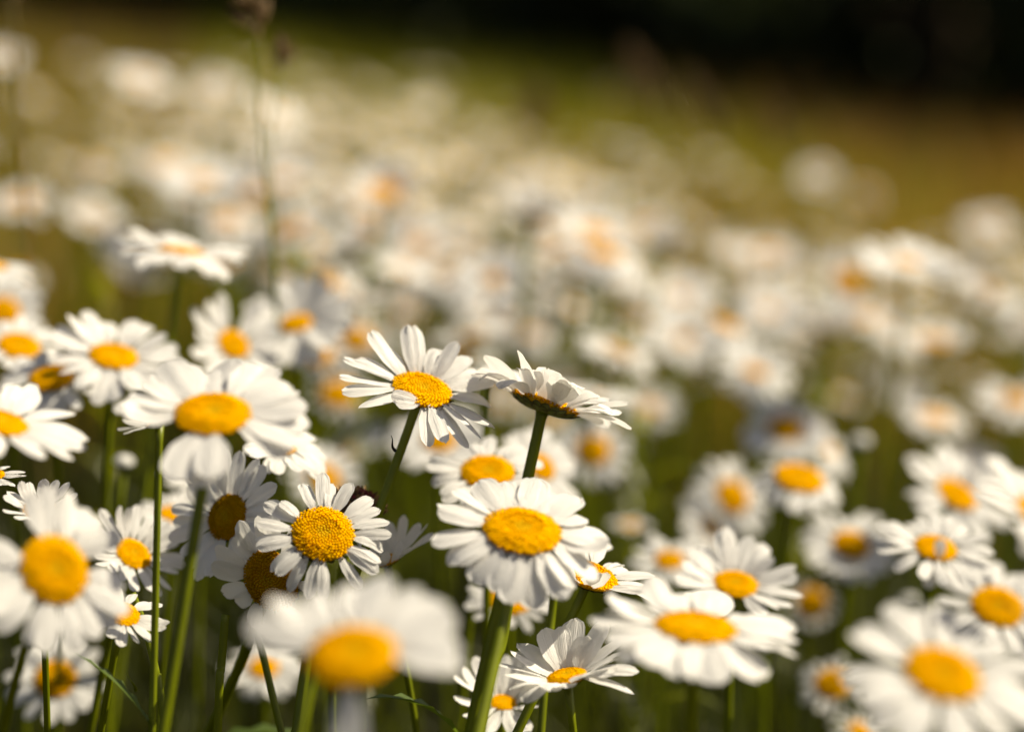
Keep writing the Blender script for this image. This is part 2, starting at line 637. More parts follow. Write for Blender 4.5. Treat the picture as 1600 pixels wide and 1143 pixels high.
grass_patch('grass', 'straw coloured grass tips standing among the far daisies', x, y, rng.uniform(0.3, 0.52, len(x)), rng.uniform(0.0015, 0.004, len(x)),
            mixcol(len(x), (OLIVE, LIME, STRAW), (.15, .30, .55)), lean=.22)
x, y = frustum_pts(26000, 5.0, 17.0, 0.6)
# patches of lime, straw and rust in the open meadow, and a painted sunlit strip
q = np.sin(x * 1.3 + 1.2) + np.sin(y * 0.9 + x * 0.5) + rng.normal(0, 0.5, len(x))
tn = mixcol(len(x), (GREEN, OLIVE, LIME, STRAW, RUST), (.25, .35, .15, .12, .13))
tl = mixcol(len(x), ((.28, .26, .002), LIME), (.7, .3))
ts = mixcol(len(x), (STRAW, RUST, OLIVE), (.3, .4, .3))
q = np.where((np.abs(x + 0.045 * y) < 0.085 * y) & (y > 7.0), 2.0, q)  # sunlit strip: sunshine put into the tint as brighter lime blades
right = (x - 0.02 * y) / (0.1 * y) + rng.normal(0, .35, len(x)) > 0.35
tw_ = mixcol(len(x), (STRAW, RUST, OLIVE), (.32, .43, .25))
tn = np.where(right[:, None], tw_, tn)
tn = np.where((q > 1.0)[:, None], tl, np.where((q < -0.7)[:, None], ts, tn))
grass_patch('grass', 'brown and olive grass of the open meadow behind the daisies', x, y, rng.uniform(0.12, 0.34, len(x)), rng.uniform(0.004, 0.011, len(x)), tn)


# ------------------------------------------------------------------ the dark wood behind
def tree_meshes(seed, H=6.0, W=2.1):
    r = np.random.default_rng(seed)
    rr = random.Random(seed)
    mb = MB()
    top = Vector((rr.uniform(-.2, .2), rr.uniform(-.2, .2), H * 0.86))
    tp = [Vector((0, 0, -0.15)), Vector((0.03, 0, 0.6)), Vector((0.05, 0.05, H * 0.35)), top]
    mb.tube(tp, [0.17, 0.13, 0.10, 0.02], n=10)
    limbs = []
    for k in range(26):
        f = 0.06 + 0.8 * k / 25
        p = Vector((0.04, 0.02, H * f * 0.9))
        a = k * 2.4
        ln = W * (0.55 + 0.45 * math.sin(math.pi * min(1, f * 0.75 + 0.25))) * rr.uniform(0.75, 1.0) * (1.1 - 0.75 * f)
        q = p + Vector((math.cos(a) * ln, math.sin(a) * ln, rr.uniform(-0.12, 0.3) * ln))
        mid = (p + q) / 2 + Vector((0, 0, 0.12 * ln))
        mb.tube([p, mid, q], [0.05 * (1.1 - f), 0.035 * (1.1 - f), 0.008], n=6)
        limbs.append((p, mid, q, f))
    trunk = mb.mesh('trunk', M_BARK)
    C, N = [], []
    for p, mid, q, f in limbs:
        for j in range(7):
            t = rr.uniform(0.35, 1.05)
            c = p.lerp(q, t) + Vector((rr.gauss(0, .16), rr.gauss(0, .16), rr.gauss(0.02, .14)))
            m = 42
            C.append(np.array(c) + r.normal(0, 0.15, (m, 3)) * (1, 1, 0.75))
    C = np.concatenate(C)
    n = len(C)
    u = r.normal(0, 1, (n, 3))
    u /= np.linalg.norm(u, axis=1, keepdims=True)
    v = np.cross(u, r.normal(0, 1, (n, 3)))
    v /= np.linalg.norm(v, axis=1, keepdims=True)
    s = r.uniform(0.045, 0.085, (n, 1))
    V = np.stack([C - u * s, C + v * s * 0.5, C + u * s, C - v * s * 0.5], 1).reshape(-1, 3)
    F = (np.arange(n)[:, None] * 4 + np.arange(4)).tolist()
    me = bpy.data.meshes.new('crown')
    me.from_pydata(V.tolist(), [], F)
    me.materials.append(M_TREE)
    return trunk, me


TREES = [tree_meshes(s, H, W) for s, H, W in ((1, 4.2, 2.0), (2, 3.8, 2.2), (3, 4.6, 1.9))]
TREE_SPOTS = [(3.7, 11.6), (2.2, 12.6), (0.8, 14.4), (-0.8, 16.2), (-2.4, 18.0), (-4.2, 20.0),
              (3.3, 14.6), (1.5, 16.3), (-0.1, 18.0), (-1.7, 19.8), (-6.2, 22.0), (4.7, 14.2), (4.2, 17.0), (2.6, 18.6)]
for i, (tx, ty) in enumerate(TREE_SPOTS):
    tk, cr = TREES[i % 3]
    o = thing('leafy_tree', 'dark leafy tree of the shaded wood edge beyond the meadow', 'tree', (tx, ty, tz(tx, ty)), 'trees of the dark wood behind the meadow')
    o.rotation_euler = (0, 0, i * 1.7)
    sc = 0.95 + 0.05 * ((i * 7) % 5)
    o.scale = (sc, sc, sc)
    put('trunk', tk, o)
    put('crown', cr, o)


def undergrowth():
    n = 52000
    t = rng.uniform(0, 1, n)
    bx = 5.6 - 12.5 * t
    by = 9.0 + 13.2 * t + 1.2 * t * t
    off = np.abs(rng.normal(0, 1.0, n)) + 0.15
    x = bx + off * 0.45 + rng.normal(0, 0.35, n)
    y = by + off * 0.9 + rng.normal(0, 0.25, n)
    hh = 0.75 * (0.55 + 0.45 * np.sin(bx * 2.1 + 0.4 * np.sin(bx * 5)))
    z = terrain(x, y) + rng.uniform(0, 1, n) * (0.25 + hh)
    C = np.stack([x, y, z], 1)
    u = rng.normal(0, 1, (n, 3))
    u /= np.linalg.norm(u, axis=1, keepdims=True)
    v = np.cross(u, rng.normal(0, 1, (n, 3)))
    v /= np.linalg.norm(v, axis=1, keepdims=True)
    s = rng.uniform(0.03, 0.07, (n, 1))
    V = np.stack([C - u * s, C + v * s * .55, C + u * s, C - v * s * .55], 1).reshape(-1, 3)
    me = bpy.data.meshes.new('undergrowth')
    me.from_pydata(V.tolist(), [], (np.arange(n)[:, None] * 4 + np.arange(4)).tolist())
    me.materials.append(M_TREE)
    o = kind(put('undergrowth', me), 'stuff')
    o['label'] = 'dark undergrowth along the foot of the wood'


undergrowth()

# ------------------------------------------------------------------ the daisies one can tell apart
# label, disc px, py, depth, disc width, disc aspect, roll, petal reach, options
H = []


def A(label, px, py, d, w, asp, roll, P, **k):
    H.append((label, px, py, d, w, asp, roll, P, k))


# --- the sharp ones
A('sharp daisy on a bare leaning stem, one front petal folded up over its disc', 661, 603, 1.018, 94, .50, 17, 124, n=24, e=8, ef=-12, eb=34, bend=14,
  wp=(606, 760), skip=((228, 262),), over=((272, 12, 6, .62, .8, -40, -78), (268, 8, 18, .5, .8, -30, -60)), seed=4, wf=.92)
A('sharp daisy seen edge-on with crumpled petals curling up, brown-rimmed green cup showing', 855, 622, 1.02, 108, -.05, 20, 134, n=21, e=30, ef=46, eb=26, bend=50, wp=(826, 740), wf=1.3, jit=1.9, seed=9, over=((196, 40, 110, .85, 1.3, 0), (236, 78, 110, .75, 1.3, 12), (262, 84, 75, .7, 1.4, -10), (290, 74, 110, .85, 1.4, -10), (318, 60, 75, .8, 1.3, 0), (340, 16, 32, 1.1, 1.2, 0)))
A('sharp daisy facing us with a wide grainy yellow disc and short open petals', 505, 830, .968, 97, .80, 14, 106, n=24, e=6, ef=-14, eb=10, bend=20, wp=(488, 960), seed=12, jit=1.1, wf=.92)
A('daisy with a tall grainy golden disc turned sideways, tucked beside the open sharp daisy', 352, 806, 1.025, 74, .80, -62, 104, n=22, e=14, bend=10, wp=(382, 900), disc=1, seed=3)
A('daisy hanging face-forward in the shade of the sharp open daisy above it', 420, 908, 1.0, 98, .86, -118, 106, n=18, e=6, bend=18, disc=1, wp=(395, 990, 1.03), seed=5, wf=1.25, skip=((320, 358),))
A('small sharp daisy in profile, thin petals swept up like a fan', 602, 872, 1.03, 46, .22, -18, 86, n=22, e=22, bend=-12, seed=6, wf=.8, skip=((150, 210),))
A('daisy whose upright petals show behind the big soft tilted flower', 210, 862, 1.05, 60, .55, 38, 84, n=22, e=28, ef=2, bend=6, seed=7, wf=.85)
A('broad bright daisy in the middle with long drooping front petals', 817, 822, .93, 122, .50, 8, 136, n=23, e=2, ef=-26, eb=12, bend=16, wp=(748, 1140, .96), wf=1.5, jit=.8, seed=21, skip=((236, 250),))
A('daisy half hidden right behind the broad bright one, petals arching down', 762, 733, 1.08, 84, .58, 2, 92, n=20, e=8, bend=32, seed=22, wf=1.1)
A('small daisy turned aside, showing half a disc beside a green stem', 848, 728, 1.2, 48, .7, 48, 72, n=20, e=8, bend=14, seed=23)
A('small daisy peeping out below the broad bright one', 797, 934, 1.14, 66, .62, 0, 68, n=18, e=6, bend=22, seed=24, wf=1.1)
A('tilted daisy with grey curled front petals under the broad bright one', 924, 893, 1.0, 88, .36, 18, 112, n=20, e=10, ef=46, eb=16, bend=18, seed=25, wp=(895, 960))
A('wide flat daisy with soft edges on a short stem, disc seen low', 1088, 972, .86, 126, .27, 4, 158, n=23, e=2, ef=-8, eb=10, bend=14, jit=.8, seed=26, wf=1.45)
A('upright half-open daisy behind the wide flat one', 1150, 908, 1.1, 70, .50, 6, 104, n=20, e=20, ef=8, eb=36, bend=10, seed=27)
A('small blurred daisy tucked behind the half-open one', 1046, 872, 1.3, 46, .6, 0, 62, n=18, e=6, seed=28)
A('big very soft daisy closest to the lens with petals swept back', 550, 1016, .73, 140, .55, -4, 180, n=21, e=0, ef=-40, eb=4, bend=8, seed=29, wf=1.3, skip=((198, 252), (272, 342)))
A('big soft daisy tilted sideways, white petals wide open at the edge', 88, 887, .85, 112, .76, 58, 134, n=21, e=4, bend=16, seed=30, wf=1.15)
A('low blurred daisy behind dark stems in the shade', 86, 1058, 1.2, 66, .80, 6, 80, n=18, e=4, bend=22, seed=31, wf=1.1)
A('daisy mostly covered by the big soft tilted one, a petal crossing its disc', 192, 955, .97, 56, .5, 24, 74, n=18, e=4, bend=18, seed=32)
A('shaded bluish daisy low down, thin petals spread upward like a cup', 786, 1094, 1.05, 44, .42, 4, 92, n=15, e=42, ef=-4, eb=46, bend=-12, seed=33, wf=1.0)
A('cupped daisy with overlapping raised front petals beside two green stems', 884, 1052, .97, 64, .24, -12, 108, n=18, e=34, ef=26, eb=56, bend=18, seed=34, wf=1.3, skip=((-25, 25),), over=((-14, 10, 32, 1.1, 1.1, 0), (8, 20, 18, 1.1, 1.0, 0), (22, 28, 18, 1.0, 1.0, 0), (-30, -6, 32, 1.1, .9, 0)))
A('big soft daisy near the lens with gaps between its upper petals', 1475, 1047, .76, 120, .60, 12, 160, n=17, e=4, ef=-2, eb=6, bend=14, seed=35, wf=1.1)
A('round open daisy behind the big gap-toothed one', 1560, 944, 1.2, 82, .70, 8, 98, n=22, e=4, bend=14, seed=36)
A('flat daisy with one petal lying across its disc', 1463, 852, 1.13, 66, .52, 8, 92, n=19, e=10, ef=-6, bend=14, seed=37, wf=.9, over=((272, 112, 18, .5, .8, 0), (258, -48, 18, .75, .9, 0)))
A('daisy with a bulging yellow disc next to the flat petal-crossed one', 1330, 848, 1.35, 58, .72, 6, 78, n=20, e=4, seed=38)
A('daisy with petals flung back, yellow disc leaning forward over shade', 1497, 768, 1.34, 68, .58, 26, 92, n=20, e=16, ef=-30, eb=30, seed=39, wf=1.1)
A('daisy with a broad disc and drooping white skirt', 1250, 742, 1.3, 78, .52, 10, 76, n=19, e=-18, bend=32, seed=40, wf=1.2)
A('blurred daisy turned aside with a high yellow disc', 1146, 774, 1.5, 56, .85, 40, 68, n=18, e=-6, bend=22, seed=41)
A('small yellow-centred daisy leaning under the turned-aside one', 1114, 824, 1.5, 42, .7, 50, 62, n=18, e=8, seed=42)
A('clean white daisy with a neat disc and wide lower petals', 1228, 667, 1.6, 56, .72, 2, 72, n=17, e=2, bend=18, seed=43, wf=1.25)
A('half daisy beside the clean neat one, petals hanging down', 1292, 692, 1.62, 44, .4, 50, 62, n=18, e=2, bend=32, seed=44)
A('round dim daisy low in the shade facing us', 1268, 942, 1.52, 50, .95, 10, 42, n=18, e=12, bend=-12, seed=45)
A('small daisy with short ragged petals near the bottom shade', 1300, 1066, 1.36, 54, .75, -10, 56, n=14, e=2, seed=46, jit=1.8)
A('little yellow daisy at the bottom edge of the shade', 1345, 1140, 1.36, 40, .6, 10, 48, n=12, e=0, seed=47)
A('soft daisy cut by the frame edge, only its fanned pleated petals in view', 1632, 806, .80, 96, .42, 36, 128, n=22, e=10, bend=18, seed=48, wp=(1660, 960))
# --- the cluster at the side
A('large daisy with a raised orange disc, crowning the dense cluster', 332, 640, .89, 118, .52, 2, 152, n=24, e=3, ef=-12, eb=9, bend=14, wp=(264, 1080, 1.0), seed=50, wf=1.45, skip=((276, 322), (200, 246)))
A('daisy drooping just under the large orange-disced one', 438, 690, 1.06, 54, .42, 24, 84, n=19, e=2, bend=32, seed=51, wf=1.2, skip=((140, 220),), wp=(376, 770, 1.04))
A('tiny half daisy with a green cup on a straight lit stem', 246, 656, .96, 40, -.05, -24, 62, n=16, e=14, bend=10, wp=(243, 930), seed=52, wf=1.1, skip=((-50, 50),))
A('open daisy with two tall notched petals above a tilted disc', 178, 552, 1.15, 76, .48, 14, 104, n=18, e=10, ef=-12, eb=28, bend=10, seed=53, wf=1.2)
A('daisy with small curled petals in front of its orange disc at the cluster rim', 30, 537, 1.2, 66, .58, 18, 80, n=18, e=4, ef=20, bend=22, seed=54)
A('daisy with a broad oval disc and one petal bent over its top', 80, 586, 1.14, 70, .56, -2, 84, n=18, e=6, ef=-28, bend=18, seed=55, wf=1.2, over=((80, 48, 110, .7, .9, 0),))
A('daisy cut by the frame, long feathered petals spreading inward', 4, 655, .89, 84, .34, 20, 142, n=20, e=8, ef=12, bend=18, skip=((215, 262),), seed=56)
A('soft daisy with only its petals fanned, at the upper cluster rim', 8, 484, 1.36, 50, .8, 42, 72, n=18, e=8, seed=57)
A('daisy at the edge with drooping folded petals above the cluster', -14, 412, 1.25, 50, .25, 8, 78, n=20, e=2, bend=32, seed=58)
A('lone flat daisy seen edge-on, standing high on a lit stem', 284, 388, 1.24, 74, .10, 8, 104, n=20, e=12, ef=-2, eb=26, bend=32, wp=(268, 500), seed=59, wf=1.3)
A('daisy turned sideways with stiff petals raised in a row', 366, 536, 1.25, 54, .70, 44, 84, n=17, e=22, ef=-6, bend=6, seed=60)
A('full daisy with dense raised petals and disc tipped down', 462, 502, 1.3, 52, .58, -8, 92, n=24, e=22, ef=-8, eb=30, bend=10, seed=61, wf=1.1)
A('orange centred blurred daisy between the tipped one and the lone sharp one', 556, 528, 1.72, 52, .8, 0, 48, n=18, e=0, bend=22, seed=62)
A('soft yellow centre with scant petals below the tipped daisy', 498, 552, 1.5, 46, .8, 10, 46, n=14, e=-10, bend=32, seed=63)
A('large soft yellow centre over a green stem, petals pale and short', 530, 612, 1.6, 58, .75, 4, 52, n=14, e=-4, bend=22, seed=64)
A('daisy below the folded-petal one, petals opening upward', 686, 686, 1.35, 52, .7, 0, 80, n=20, e=8, bend=14, seed=65)
A('blurred daisy with yellow centre between two sharp clusters', 506, 746, 1.42, 54, .8, 38, 62, n=18, e=4, seed=66)
A('half daisy peeking behind the thick crossing stem', 318, 742, 1.25, 46, .4, 8, 66, n=18, e=10, seed=67)
A('soft daisy with a squat yellow disc behind the broad bright one', 926, 702, 1.5, 54, .85, 2, 62, n=18, e=4, bend=22, seed=68)
A('white saucer-shaped daisy behind the crumpled one', 925, 612, 1.42, 44, .06, 6, 80, n=22, e=6, bend=22, seed=69, wf=1.3)
A('distant daisy with a tiny centre near a bright green stalk', 1014, 636, 1.9, 30, .7, 0, 50, n=16, e=4, seed=70)
A('pale daisy with a small bright disc in the soft middle ground', 1070, 529, 2.0, 30, .7, 0, 62, n=18, e=6, seed=71)
A('bent daisy with an orange centre and dark neck', 1180, 578, 1.7, 36, .5, 10, 62, n=16, e=6, ef=-30, eb=30, bend=22, seed=72, wf=1.2)
A('creamy round daisy blurred almost to a ball', 1062, 462, 2.1, 28, .6, 0, 66, n=20, e=10, seed=73)
A('pale round daisy with a faint peach centre', 1200, 484, 2.1, 28, .7, 0, 60, n=20, e=6, seed=74)
A('daisy showing a strong yellow ball with petals on one side', 1326, 440, 1.9, 48, .9, 40, 56, n=18, e=8, seed=75, skip=((-60, 60),))
A('wide spread daisy on a thin dark stem, above the blurred drift', 1417, 407, 1.62, 40, .40, 4, 84, n=20, e=10, seed=76)
A('grey-winged daisy with a round orange button centre', 768, 436, 1.75, 32, .75, -10, 66, n=18, e=10, seed=77)
A('slanting white daisy in profile in the soft drift', 630, 420, 1.8, 36, .12, 22, 72, n=20, e=8, seed=78, wf=1.2)
A('dim grey daisy crowded between the two sharpest heads', 762, 590, 1.14, 50, .15, 4, 78, n=18, e=20, bend=32, seed=79, skip=((200, 340),))
A('daisy top with square petals rising behind the big soft tilted one', 62, 792, .97, 54, .5, 4, 64, n=17, e=30, bend=6, seed=80, wf=1.15)
A('daisy fragment at the very edge with stacked white petals', -18, 738, 1.0, 50, .3, 4, 56, n=20, e=4, bend=14, seed=81)
A('half hidden daisy with an orange disc behind the lit stem', 270, 800, 1.16, 46, .45, 10, 60, n=18, e=10, seed=82)
A('shaded soft daisy low under the golden disced pair', 412, 1040, 1.28, 48, .6, 0, 66, n=18, e=0, bend=22, seed=83)
A('daisy with a low yellow rim, cut by the picture edge', 1588, 622, 1.8, 46, .5, 0, 68, n=18, e=4, seed=84)
A('soft daisy high in the drift with a dark yellow disc edge', 316, 278, 1.9, 40, .45, 0, 74, n=20, e=12, seed=85, wf=1.2)
A('daisy with a glowing orange underside by the shaded gap', 34, 312, 2.0, 44, .5, 0, 58, n=18, e=10, seed=86)
A('white tilted daisy behind the tall grass stalk', 432, 175, 2.4, 30, .3, 36, 54, n=20, e=6, seed=87, wf=1.2)
A('small white blur of a daisy behind the broad bright one', 985, 818, 1.5, 26, .3, 4, 34, n=16, e=10, seed=88)
A('topmost pale daisy standing clear above the drift', 336, 132, 2.9, 24, .5, 0, 44, n=18, e=10, seed=89)
A('pale daisy with an orange underside high on the slope', 222, 122, 2.6, 30, .45, 20, 52, n=18, e=10, seed=90)
A('round pale daisy alone against the brown meadow', 1278, 277, 3.6, 20, .7, 0, 34, n=18, e=10, seed=91)
A('yellowish daisy ball just below the lone pale one', 1349, 306, 3.7, 24, .9, 10, 26, n=14, e=-10, bend=32, seed=92)
A('round cream daisy near the dark wood side of the drift', 1546, 354, 2.9, 26, .6, 0, 46, n=18, e=8, seed=93)
A('pale daisy cut by the edge at the top of the slope', 0, 88, 2.3, 24, .5, 0, 44, n=18, e=10, seed=94)

DAISY = []
for row in H:
    label, px, py, d, w, asp, roll, P, k = row
    if len(DAISY) % 3 == 1 and d < 1.4:
        q = random.Random(int(px))
        k['leaf'] = [(q.uniform(.3, .62), q.uniform(0, 360), q.randrange(3)) for _ in range(3)]
    DAISY.append(daisy(label, px, py, d, w, asp, roll, P, **k))

# ------------------------------------------------------------------ more daisies of the drift, each its own object, then the far mass
def ring_mesh(seed):
    r = random.Random(seed)
    mb = MB()
    n = r.choice((16, 18, 20, 22))
    e0 = (6, -4, 14, 48, -26, 10, 0, 24, -12, 60)[seed % 10]
    bd = (6, 18, 26, 14, 50, 40, 10, 34, 60, 6)[seed % 10]
    for k in range(n):
        if r.random() < 0.05:
            continue
        rows = petal_rows(bd + r.uniform(-12, 12), twist=r.uniform(-14, 14), W=0.40, seed=seed * 50 + k, nu=6, nv=4)
        L = 1.75 * r.uniform(0.88, 1.06)
        m = Matrix.Rotation(2 * math.pi * k / n + r.uniform(-.08, .08), 4, 'Z') @ Matrix.Translation((0.85, 0, 0.0)) @ Matrix.Rotation(-R_(e0 + r.uniform(-8, 8)), 4, 'Y') @ Matrix.Scale(L, 4)
        mb.grid([[m @ Vector(p) for p in row] for row in rows])
    return mb.mesh('corolla', M_PETAL)


RINGS = [ring_mesh(s) for s in range(10)]
DENS = [
    [.00, .00, .00, .00, .00, .00, .00, .00],
    [.06, .32, .40, .16, .04, .00, .00, .00],
    [.08, .25, .90, .90, .60, .14, .02, .00],
    [.00, .02, .35, .90, .90, .85, .60, .50],
    [.00, .00, .28, .70, .70, .60, .22, .40],
    [.00, .05, .25, .35, .35, .30, .06, .15],
    [.03, .05, .06, .08, .10, .10, .06, .08],
    [.04, .04, .04, .04, .04, .04, .04, .04]]


def project(p):
    v = p - CAM
    d = -v.dot(BACK)
    return 800 + v.dot(RIGHT) / d * FPX, 571.5 - v.dot(UP) / d * FPX, d


def density(px, py):
    gx, gy = px / 200 - .5, py / 143 - .5
    gx = min(max(gx, 0), 6.999)
    gy = min(max(gy, 0), 6.999)
    i, j = int(gx), int(gy)
    fx, fy = gx - i, gy - j
    return (DENS[j][i] * (1 - fx) + DENS[j][i + 1] * fx) * (1 - fy) + (DENS[j + 1][i] * (1 - fx) + DENS[j + 1][i + 1] * fx) * fy


HEADS = [at(h[1], h[2], h[3] * FOCUS) for h in H if h[3] > 1.1]
rs = random.Random(77)
cands = []
for k in range(7600):
    D = math.sqrt(rs.uniform(1.28 ** 2, 5.8 ** 2))
    gx = rs.uniform(-1, 1) * (0.2118 * D + 0.06)
    h = min(0.53, max(0.28, rs.gauss(0.43, 0.05)))
    p = Vector((gx, D, tz(gx, D) + h))
    u, v, d = project(p)
    if not (-60 < u < 1660 and -40 < v < 1150):
        continue
    # nor does one stand in the sun of a daisy one can tell apart
    if any((p - hp).dot(to_sun) > 0 and ((p - hp) - to_sun * (p - hp).dot(to_sun)).length < .034 for hp in HEADS):
        continue
    # leave the daisies one can tell apart in the middle ground in sight
    if any(h[3] > 1.3 and abs(u - h[1]) < 55 and -45 < v - h[2] < 75 and D < h[3] * FOCUS for h in H):
        continue
    if rs.random() < density(u, v) * (0.6 if D < 1.8 else 1.0 if D < 2.4 else 0.85 if D < 4.4 else 0.3):
        cands.append((D, p, u, v))
cands.sort(key=lambda c: c[0])


def face(r, far=1.0):
    return Vector((r.gauss(0.12, .28), r.gauss(-0.20 if far < 1.9 else -0.06, .25), 1.0)).normalized()


NEAR_N = 204


def zone(D, u, v):
    if D < 1.55:
        return ('blurred daisy between the sharp heads and the white drift', 'blurred daisies just behind the sharp ones')
    if u < 560 and v < 420:
        return ('soft pale daisy on the rising side of the drift, beside the tall grass stalk', 'soft daisies on the rising side of the drift')
    if u > 1050:
        return ('soft cream daisy on the falling side of the drift, towards the dark wood', 'soft daisies on the falling side of the drift')
    return ('soft white daisy melting into the dense middle of the drift', 'soft daisies in the dense middle of the drift')


for D, p, u, v in cands[:NEAR_N]:
    n = face(rs, D)
    R = rs.uniform(0.0078, 0.0102)
    lab, grp = zone(D, u, v)
    bx = p - n * 0.06
    base = Vector((bx.x + rs.uniform(-.02, .02), bx.y + rs.uniform(-.02, .03), 0))
    base.z = tz(base.x, base.y) - 0.004
    t = thing('daisy', lab, 'daisy', base, grp)
    q = p - n * 0.40 * R - base
    pts = bez(Vector((0, 0, 0)), Vector((0, 0, q.length * .45)), q - n * 0.10, q, 9)
    put('stem', stem_mesh(pts, 0.0017, 0.0014, seg=6), t)
    m = Matrix.Translation(p - base) @ flower_frame(n) @ Matrix.Rotation(rs.uniform(0, 6.28), 4, 'Z')
    S = Matrix.Diagonal((R, R, R, 1))
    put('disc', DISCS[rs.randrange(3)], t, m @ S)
    put('calyx', CALYX[0], t, m @ S)
    put('corolla', rs.choice(RINGS), t, m @ Matrix.Diagonal((R * rs.uniform(.9, 1.12),) * 3 + (1,)))


def far_drift(items):
    """all daisies too far and too many to count: one mesh, real heads on real stems"""
    mb = MB()
    for D, p, u, v in items:
        n = face(rs, D)
        R = rs.uniform(0.0056, 0.0084)
        F = Matrix.Translation(p) @ flower_frame(n) @ Matrix.Rotation(rs.uniform(0, 6.28), 4, 'Z')
        M = F @ Matrix.Scale(R, 4)
        k = 15
        e = rs.uniform(-.1, .25)
        bd = rs.uniform(-.1, .6)
        for i in range(k):
            a = 2 * math.pi * i / k + rs.uniform(-.08, .08)
            c, s = math.cos(a), math.sin(a)
            el = e + rs.uniform(-.15, .15)
            L = 1.8 * rs.uniform(.85, 1.08)
            rows = []
            for f, hw in ((0.0, .16), (.45, .34), (.85, .30), (1.0, .10)):
                rad = 0.85 + L * f * math.cos(el)
                z = L * f * math.sin(el) - bd * f * f * .7
                rows.append([M @ Vector((c * rad - s * y, s * rad + c * y, z)) for y in (-hw, hw)])
            mb.grid(rows, mi=0)
        mb.grid([[M @ Vector((q * math.cos(2 * math.pi * j / 9), q * math.sin(2 * math.pi * j / 9), z)) for j in range(9)] for q, z in ((0.98, -.05), (.85, .18), (.5, .27), (.02, .24))], close=True, mi=1, tint=(.90, .56, .003))
        b = Vector((p.x - n.x * .05 + rs.uniform(-.03, .03), p.y - n.y * .05 + rs.uniform(-.03, .03), 0))
        b.z = tz(b.x, b.y) - .004
        q = p - n * 0.1 * R
        mb.tube(bez(b, b + Vector((0, 0, .2)), q - n * .08, q, 4), [0.0017] * 5, n=4, mi=2, cap=False)
    o = kind(put('daisy_drift', mb.mesh('daisy_drift', [M_PETAL, M_DISC, M_STEM], tint=True)), 'stuff')
    o['label'] = 'far drift of daisies melting into a pale haze of blossom'


far_drift(cands[NEAR_N:])
print('daisies', len(H), len(cands))


# ------------------------------------------------------------------ grass stalks, the withered head, tendrils
def stalk(label, px_pts, r0, r1, head=None, mat=None, cat='grass stalk', group=None, name='grass_stalk', base_dx=0.0):
    """px_pts: (px, py, d) from the top of the stalk down; it then runs on to the soil"""
    P = [at(a, b, c * FOCUS) for a, b, c in px_pts]
    low = P[-1]
    dirn = (P[-1] - P[-2]).normalized()
    sl = max(0.3, -dirn.z)
    bx, by = low.x + dirn.x / sl * low.z * .6 + base_dx, low.y + dirn.y / sl * low.z * .4
    base = Vector((bx, by, tz(bx, by) - .004))
    t = thing(name, label, cat, base, group)
    pts = [base, base.lerp(low, .5) + Vector((0, 0, .02))] + P[::-1]
    sm = []
    for i in range(len(pts) - 1):
        a, b = pts[i], pts[i + 1]
        pa, nb = pts[max(0, i - 1)], pts[min(len(pts) - 1, i + 2)]
        for s in range(5):
            u = s / 5
            sm.append(0.5 * ((2 * a) + (b - pa) * u + (2 * pa - 5 * a + 4 * b - nb) * u * u + (3 * a - pa - 3 * b + nb) * u ** 3))
    sm.append(pts[-1])
    mb = MB()
    k = len(sm) - 1
    mb.tube([p - base for p in sm], [r0 + (r1 - r0) * i / k for i in range(k + 1)], n=8)
    put('culm', mb.mesh('culm', mat or M_STRAW), t)
    if head:
        L, W, nsp, sd_ = head
        r = random.Random(sd_)
        mb = MB()
        top = sm[-1] - base
        ax = (sm[-1] - sm[-4]).normalized()
        for i in range(nsp):
            f = i / nsp
            o = top + ax * (L * (f - .45))
            w = W * (1 - abs(f - .35)) * r.uniform(.4, 1)
            a = r.uniform(0, 6.28)
            sdv = (ax.orthogonal().normalized() * math.cos(a) + ax.cross(ax.orthogonal().normalized()) * math.sin(a))
            tip = o + sdv * w + ax * r.uniform(0, .006)
            mb.tube([o, tip], [0.0003, 0.0002], n=4)
            dr = (sdv * .5 + ax).normalized()
            ln = r.uniform(.004, .007)
            mb.tube([tip - dr * ln * .5, tip - dr * ln * .2, tip + dr * ln * .2, tip + dr * ln * .7], [0.0003, .0013, .0011, .0001], n=6)
        put('seed_head', mb.mesh('seed_head', M_SEED), t)
    return t


stalk('tall thin grass stalk with a brown-pink seed head rising above the drift', [(392, 30, 1.30), (403, 150, 1.30), (412, 260, 1.30), (428, 430, 1.30)], .0008, .0005, head=(.013, .009, 34, 3), mat=M_STEM)
stalk('second thinner grass stalk with a tiny tuft, beside the tall one', [(440, 95, 1.36), (424, 210, 1.35), (424, 330, 1.34), (432, 440, 1.33)], .0007, .0005, head=(.010, .005, 18, 4), mat=M_STEM)
stalk('pale straw stalk out of focus along the picture edge', [(16, -30, 1.45), (24, 90, 1.45), (34, 230, 1.45)], .0012, .001, head=(.02, .004, 30, 5))
stalk('slanting brown plume of grass against the dark wood', [(1010, 120, 2.6), (1062, 200, 2.6), (1110, 300, 2.6)], .0016, .0012, head=(.05, .010, 110, 6))
stalk('thick rusty seed head hazy in front of the brown meadow', [(838, 175, 2.9), (842, 240, 2.9), (846, 320, 2.9)], .0014, .001, head=(.035, .016, 120, 7))
stalk('pale plume of grass leaning over the far drift', [(1100, 170, 3.0), (1130, 240, 3.0), (1150, 330, 3.0)], .0014, .001, head=(.06, .010, 110, 8))
stalk('rusty plume beside the far lone pale daisy', [(1215, 205, 3.2), (1222, 280, 3.2), (1226, 350, 3.2)], .0014, .001, head=(.05, .012, 110, 9))
stalk('dark cut stalk crossing in front of the green stems', [(207, 926, .99), (228, 985, .99), (246, 1060, .985), (258, 1140, .98)], .0014, .0012, mat=M_STEM, cat='cut stalk', name='cut_stalk')
